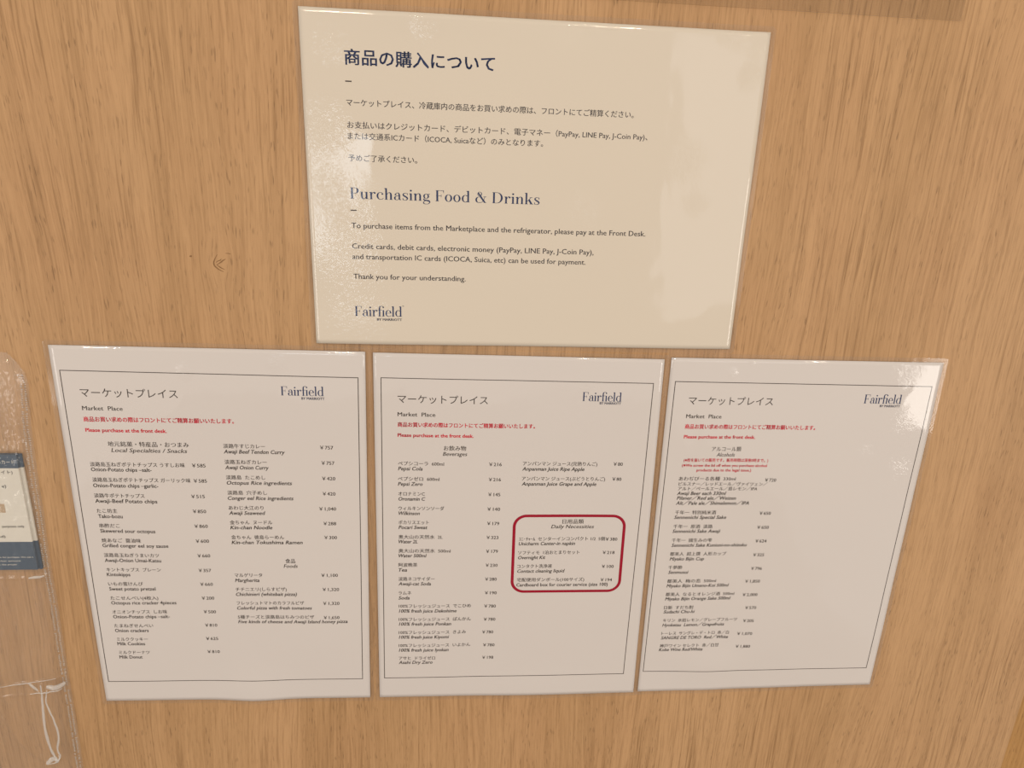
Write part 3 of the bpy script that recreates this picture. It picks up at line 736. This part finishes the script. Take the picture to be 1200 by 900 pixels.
    if key == 'drinks':
        x0, x1, y0, y1, R_, wd = 104.3, 190.25, 129.3, 197.1, 9.5, 1.15
        path = []
        for (ox, oy, a0) in ((x1 - R_, y0 + R_, -90), (x1 - R_, y1 - R_, 0), (x0 + R_, y1 - R_, 90), (x0 + R_, y0 + R_, 180)):
            for k in range(13):
                a = math.radians(a0 + 90 * k / 12); path.append((ox, oy, math.cos(a), math.sin(a)))
        full = []
        for i in range(len(path)):
            a, b = path[i], path[(i + 1) % len(path)]
            pa = (a[0] + R_ * a[2], a[1] + R_ * a[3]); pb = (b[0] + R_ * b[2], b[1] + R_ * b[3])
            m = max(1, int(math.hypot(pa[0] - pb[0], pa[1] - pb[1]) / 4))
            for k in range(m):
                t = k / m; full.append((pa[0] + (pb[0] - pa[0]) * t, pa[1] + (pb[1] - pa[1]) * t, a[2] + (b[2] - a[2]) * t, a[3] + (b[3] - a[3]) * t))
        P = []; F = []
        for x, y, c, d in full: P += [(x - c * wd, y - d * wd), (x + c * wd, y + d * wd)]
        n = len(full)
        for i in range(n): a = 2 * i; b = 2 * ((i + 1) % n); F.append((a, b, b + 1, a + 1))
        put('rounded_box_line', P, F, 'crimson')
    return root
for key in ('notice', 'snacks', 'drinks', 'alcohol'): build_sheet(key)

# ------------------------------------------------------------------ guide card inside the hanging pocket
CZ = 0.004
card = thing('guide_card', 'blue and white printed guide card inside the clear hanging pocket, at the left edge', 'card', wl(-0.36, -0.302, 0.0))
co = card.location.copy()
def plate(name, x0, x1, ytop, ybot, z0, z1, mat, parent=card, org=None, bev=0.0):
    org = co if org is None else org
    bm = box(x0, x1, -z1, -z0, ytop + ZW, ybot + ZW, bev)
    for v in bm.verts: v.co -= org
    return link(name, bm, mat, parent)
XR = -0.3036
def cslab(name, x0, x1, yt, yb, z0, z1, mat):          # the card leans a hair to the left
    me = bmesh.new()
    vs_ = []
    for z in (z0, z1):
        for (x, y) in ((x0, yt), (x1, yt), (x1, yb), (x0, yb)):
            vs_.append(me.verts.new(wl(x, y, z) - co))
    for f in ((4, 7, 6, 5), (0, 1, 2, 3), (0, 4, 5, 1), (1, 5, 6, 2), (2, 6, 7, 3), (3, 7, 4, 0)): me.faces.new([vs_[i] for i in f])
    bmesh.ops.recalc_face_normals(me, faces=me.faces[:])
    return link(name, me, mat, card)
cslab('back_leaf', -0.415, XR + 0.0004, -0.2081, -0.3005, 0.0008, 0.0021, M_cwhite)
cslab('back_cover_band', -0.4151, XR + 0.0005, -0.2080, -0.2182, 0.0007, 0.00215, M_cblue)
cslab('back_cover_band', -0.4151, XR + 0.0005, -0.2770, -0.3008, 0.0007, 0.00215, M_cblue)
cslab('front_leaf', -0.4165, XR - 0.0018, -0.2078, -0.3000, 0.0024, CZ, M_cwhite)
cslab('header_band', -0.4165, XR - 0.0017, -0.2077, -0.2181, 0.00235, CZ + 0.00005, M_cblue)
cslab('footer_band', -0.4165, XR - 0.0017, -0.2768, -0.3001, 0.00235, CZ + 0.00005, M_cblue)
def ctext(name, txt, x0, y, x1, em, mat, bold=0.004):
    P, F = text_mm(txt, x0 * 1000, 0, x1 * 1000, em, 0, bold)
    link(name, mesh_of(name, [wl(u / 1000, y - v / 1000, CZ + 0.00012) - co for u, v in P], F), mat, card)
ctext('card_title', 'ルカード', -0.3190, -0.2134, -0.3072, 3.6, M_cwhite, 0.0)
ctext('card_text', 'イト)', -0.3175, -0.2212, -0.3098, 3.3, M_black, 0.01)
ctext('card_text', 'e)', -0.3188, -0.2320, -0.3158, 3.2, M_black, 0.015)
ctext('card_text', 'purposes only.', -0.3240, -0.2640, -0.3085, 2.7, M_black, 0.01)
ctext('card_text', 'ed)', -0.3285, -0.2723, -0.3232, 2.7, M_black, 0.01)
ctext('card_footer_text', 'time for purchase. We ask t', -0.3330, -0.2894, -0.3068, 1.9, M_cwhite, 0.0)
ctext('card_footer_text', 'a clear amount', -0.3330, -0.2925, -0.3160, 1.9, M_cwhite, 0.0)
ctext('card_footer_text', 'ed, the proper', -0.3330, -0.2955, -0.3190, 1.9, M_cwhite, 0.0)
cslab('picture_patch', -0.3300, -0.3196, -0.2460, -0.2530, CZ, CZ + 0.0001, M_ctan)

# ------------------------------------------------------------------ the clear hanging pocket
SEAM = [(-0.302, -0.134), (-0.297, -0.140), (-0.2925, -0.148), (-0.2912, -0.156), (-0.2945, -0.187), (-0.2962, -0.230), (-0.2965, -0.254), (-0.2978, -0.282),
        (-0.2985, -0.311), (-0.2983, -0.326), (-0.3000, -0.388), (-0.3003, -0.404), (-0.3004, -0.429), (-0.3020, -0.490), (-0.303, -0.56)]
def seam_x(y):
    for (xa, ya), (xb, yb) in zip(SEAM, SEAM[1:]):
        if ya >= y >= yb: return xa + (xb - xa) * (y - ya) / (yb - ya)
    return SEAM[0][0] if y > SEAM[0][1] else SEAM[-1][0]
def pdist(p, pts):
    best = 1e9
    for a, b in zip(pts, pts[1:]):
        ax, ay = a; bx, by = b; dx, dy = bx - ax, by - ay
        t = max(0, min(1, ((p[0] - ax) * dx + (p[1] - ay) * dy) / (dx * dx + dy * dy)))
        best = min(best, math.hypot(p[0] - ax - dx * t, p[1] - ay - dy * t))
    return best
LOOP_L = [(-0.3164, -0.400), (-0.3183, -0.4204), (-0.3197, -0.4413), (-0.3193, -0.4601), (-0.317, -0.4706), (-0.3149, -0.4742)]
LOOP_R = [(-0.3128, -0.405), (-0.3154, -0.418), (-0.3119, -0.4331), (-0.3106, -0.4501), (-0.3138, -0.4629), (-0.313, -0.4708), (-0.3166, -0.4768), (-0.3233, -0.4774)]
ARC = [(-0.3600, -0.400), (-0.3513, -0.4194), (-0.3465, -0.4362), (-0.341, -0.4533), (-0.3325, -0.4692), (-0.3221, -0.4783)]
CR1 = [(-0.420, -0.412), (-0.3489, -0.4024), (-0.3294, -0.3989), (-0.3003, -0.3948)]
CR2 = [(-0.420, -0.422), (-0.3506, -0.4121), (-0.3248, -0.4096), (-0.302, -0.4062)]
CR3 = [(-0.420, -0.306), (-0.330, -0.3062), (-0.310, -0.3055), (-0.3002, -0.3049)]
RIDGES = [(LOOP_L, 0.0016, 0.0014), (LOOP_R, 0.0014, 0.0012), (ARC, 0.0016, 0.0030), (CR1, 0.0009, 0.0007), (CR2, 0.0009, 0.0007), (CR3, 0.0010, 0.0008)]
RIDGES = [(dense(a, 4), b, c) for a, b, c in RIDGES]
RIDGES = [([(q.x, q.y) for q in a], b, c) for a, b, c in RIDGES]
M_pocket = film('pocket_film', [(-0.02, 0.045, 0.022, 2.0), (0.02, -0.048, 0.012, 1.6), (0.02, 0.02, 0.006, 1.0)], 0.06, 0.10, 0.35, 0.985, 0.2)
M_crease_glint = film('pocket_crease_glint', [], 0.34, 0.12, 0.3, 0.95, 0.3)  # whitish haze stands in for the highlights along the pocket folds
M_seam = film('pocket_seam', [], 0.30, 0.15, 0.3, 0.90, 1.0)
prt = wl(-0.33, -0.20, 0)
pocket = thing('hanging_pocket', 'clear crinkled plastic pocket with a crimped seam hanging at the left edge', 'plastic pocket', prt)
def pocket_z(x, y, xr):
    e = min(1.0, max(0.0, (xr - x) / 0.007)); e = e * e * (3 - 2 * e)
    tpe = min(1.0, max(0.0, (-0.134 - y) / 0.012))
    z = 0.0014 + 0.0042 * e * tpe
    if y < -0.31: z += 0.0015 * e * math.sin(min(math.pi, (-0.31 - y) / 0.2 * math.pi))
    z += 0.0009 * e * noise.noise(Vector((x * 60, y * 35, 4))) + 0.0004 * e * noise.noise(Vector((x * 220, y * 160, 9)))
    for pts, am, sg in RIDGES:
        d = pdist((x, y), pts)
        if d < 3 * sg: z += am * math.exp(-(d / sg) ** 2)
    wk = math.exp(-(((x + 0.316) / 0.022) ** 2 + ((y + 0.172) / 0.030) ** 2)) + 0.7 * math.exp(-(((x - xr + 0.003) / 0.006) ** 2)) + 0.5 * math.exp(-(((x + 0.305) / 0.012) ** 2 + ((y + 0.405) / 0.012) ** 2))
    if wk > 0.05: z += 0.0011 * wk * e * abs(noise.noise(Vector((x * 420, y * 260, 1)))) + 0.0005 * wk * e * noise.noise(Vector((x * 900, y * 500, 7)))
    if x < XR + 0.0015 and -0.302 < y < -0.206: z = max(z, 0.0046)
    return z
nx, ny = 160, 420
vs_, fs = [], []
for j in range(ny + 1):
    y = -0.134 - (0.56 - 0.134) * j / ny; xr = seam_x(y) + 0.0012
    for i in range(nx + 1):
        t = 1 - (1 - i / nx) ** 1.5; x = -0.42 + (xr + 0.42) * t
        vs_.append(wl(x, y, pocket_z(x, y, xr)) - prt)
for j in range(ny):
    for i in range(nx):
        a = j * (nx + 1) + i; fs.append((a, a + nx + 1, a + nx + 2, a + 1))
link('front_film', mesh_of('front_film', vs_, fs, True), M_pocket, pocket)
vs_, fs = [], []
for j in range(61):
    y = -0.134 - (0.56 - 0.134) * j / 60; xr = seam_x(y) + 0.0012
    for i in range(5): vs_.append(wl(-0.42 + (xr + 0.42) * i / 4, y, 0.0004) - prt)
for j in range(60):
    for i in range(4): a = j * 5 + i; fs.append((a, a + 5, a + 6, a + 1))
link('back_film', mesh_of('back_film', vs_, fs, True), film('pocket_back', [], 0.0, 0.2, 0.1, 0.99), pocket)
# crimped seam: two columns of little pressed cells down the right edge
random.seed(5)
bm = bmesh.new(); y = -0.150
while y > -0.555:
    for col, off in ((0, -0.0008), (1, -0.0034)):
        if random.random() < 0.92:
            x = seam_x(y) + off + random.uniform(-0.0002, 0.0002); yy = y + random.uniform(-0.0002, 0.0002)
            m = Matrix.Translation(wl(x, yy, 0.0018) - prt) @ Matrix.Rotation(random.uniform(-0.3, 0.3), 4, 'Y') @ Matrix.Diagonal((0.0009 * random.uniform(0.7, 1.2), 0.0006, 0.00045 * random.uniform(0.7, 1.2), 1))
            bmesh.ops.create_icosphere(bm, subdivisions=1, radius=1, matrix=m)
    y -= 0.00165
for f in bm.faces: f.smooth = True
o = link('crimped_seam', bm, M_seam, pocket); o['kind'] = 'stuff'
def tube(name, pts, rad, mat, flat=0.5):
    D = dense(pts, 6); vs_, fs = [], []; n = len(D)
    for i, p in enumerate(D):
        d = (D[min(i + 1, n - 1)] - D[max(i - 1, 0)]).normalized(); q = Vector((-d.y, d.x))
        xr = seam_x(p.y) + 0.0012; zb = pocket_z(p.x, p.y, xr)
        r = rad * (0.35 + 0.65 * math.sin(math.pi * min(1, (i + 0.5) / n)) ** 0.6) * (1 + 0.25 * noise.noise(Vector((i * 0.3, rad * 900, 2))))
        for k in range(8):
            a = k * math.pi / 4; e = p + q * r * math.cos(a); vs_.append(wl(e.x, e.y, zb + r * flat * math.sin(a)) - prt)
        if i:
            for k in range(8):
                a = 8 * (i - 1) + k; b = 8 * (i - 1) + (k + 1) % 8; fs.append((a, b, b + 8, a + 8))
    return link(name, mesh_of(name, vs_, fs, True), mat, pocket)
tube('fold_glint', LOOP_L, 0.0011, M_crease_glint)  # folds of the pocket, their highlights put in as milky tubes
tube('fold_glint', LOOP_R, 0.0008, M_crease_glint)
tube('fold_glint', [(-0.3262, -0.3990), (-0.3235, -0.4025), (-0.3205, -0.4070)], 0.0012, M_crease_glint)
tube('fold_glint', [(-0.3135, -0.4030), (-0.3080, -0.4040), (-0.3015, -0.4030)], 0.0024, M_crease_glint)
tube('fold_glint', [(-0.3235, -0.4772), (-0.3195, -0.4745), (-0.3150, -0.4765)], 0.0022, M_crease_glint)
tube('fold_glint', [(-0.3110, -0.3056), (-0.3060, -0.3050), (-0.3010, -0.3050)], 0.0012, M_crease_glint)
tube('fold_glint', [(-0.349, -0.4024), (-0.3294, -0.3989), (-0.305, -0.3952)], 0.0004, M_crease_glint)
tube('fold_glint', [(-0.326, -0.4092), (-0.315, -0.4078), (-0.303, -0.4062)], 0.0006, M_crease_glint)

# ------------------------------------------------------------------ thin tinted layer that darkens the wall at the top right
M_band = film('dark_band_film', [], 0.0, 0.3, 0.05, 0.945, 0.0, 1.25)
b2 = box(-0.12, 0.3253, -0.0016, -0.0006, 0.0997 + ZW, 0.45 + ZW)
pos = wl(0.10, 0.10, 0)
for v in b2.verts: v.co -= pos
o = link('dark_band', b2, M_band, None, pos)
o['label'] = 'dark see-through band on the wall, only its lower edge showing at the top right'; o['category'] = 'plastic sheet'

bpy.data.objects.remove(FO); bpy.data.curves.remove(FC)
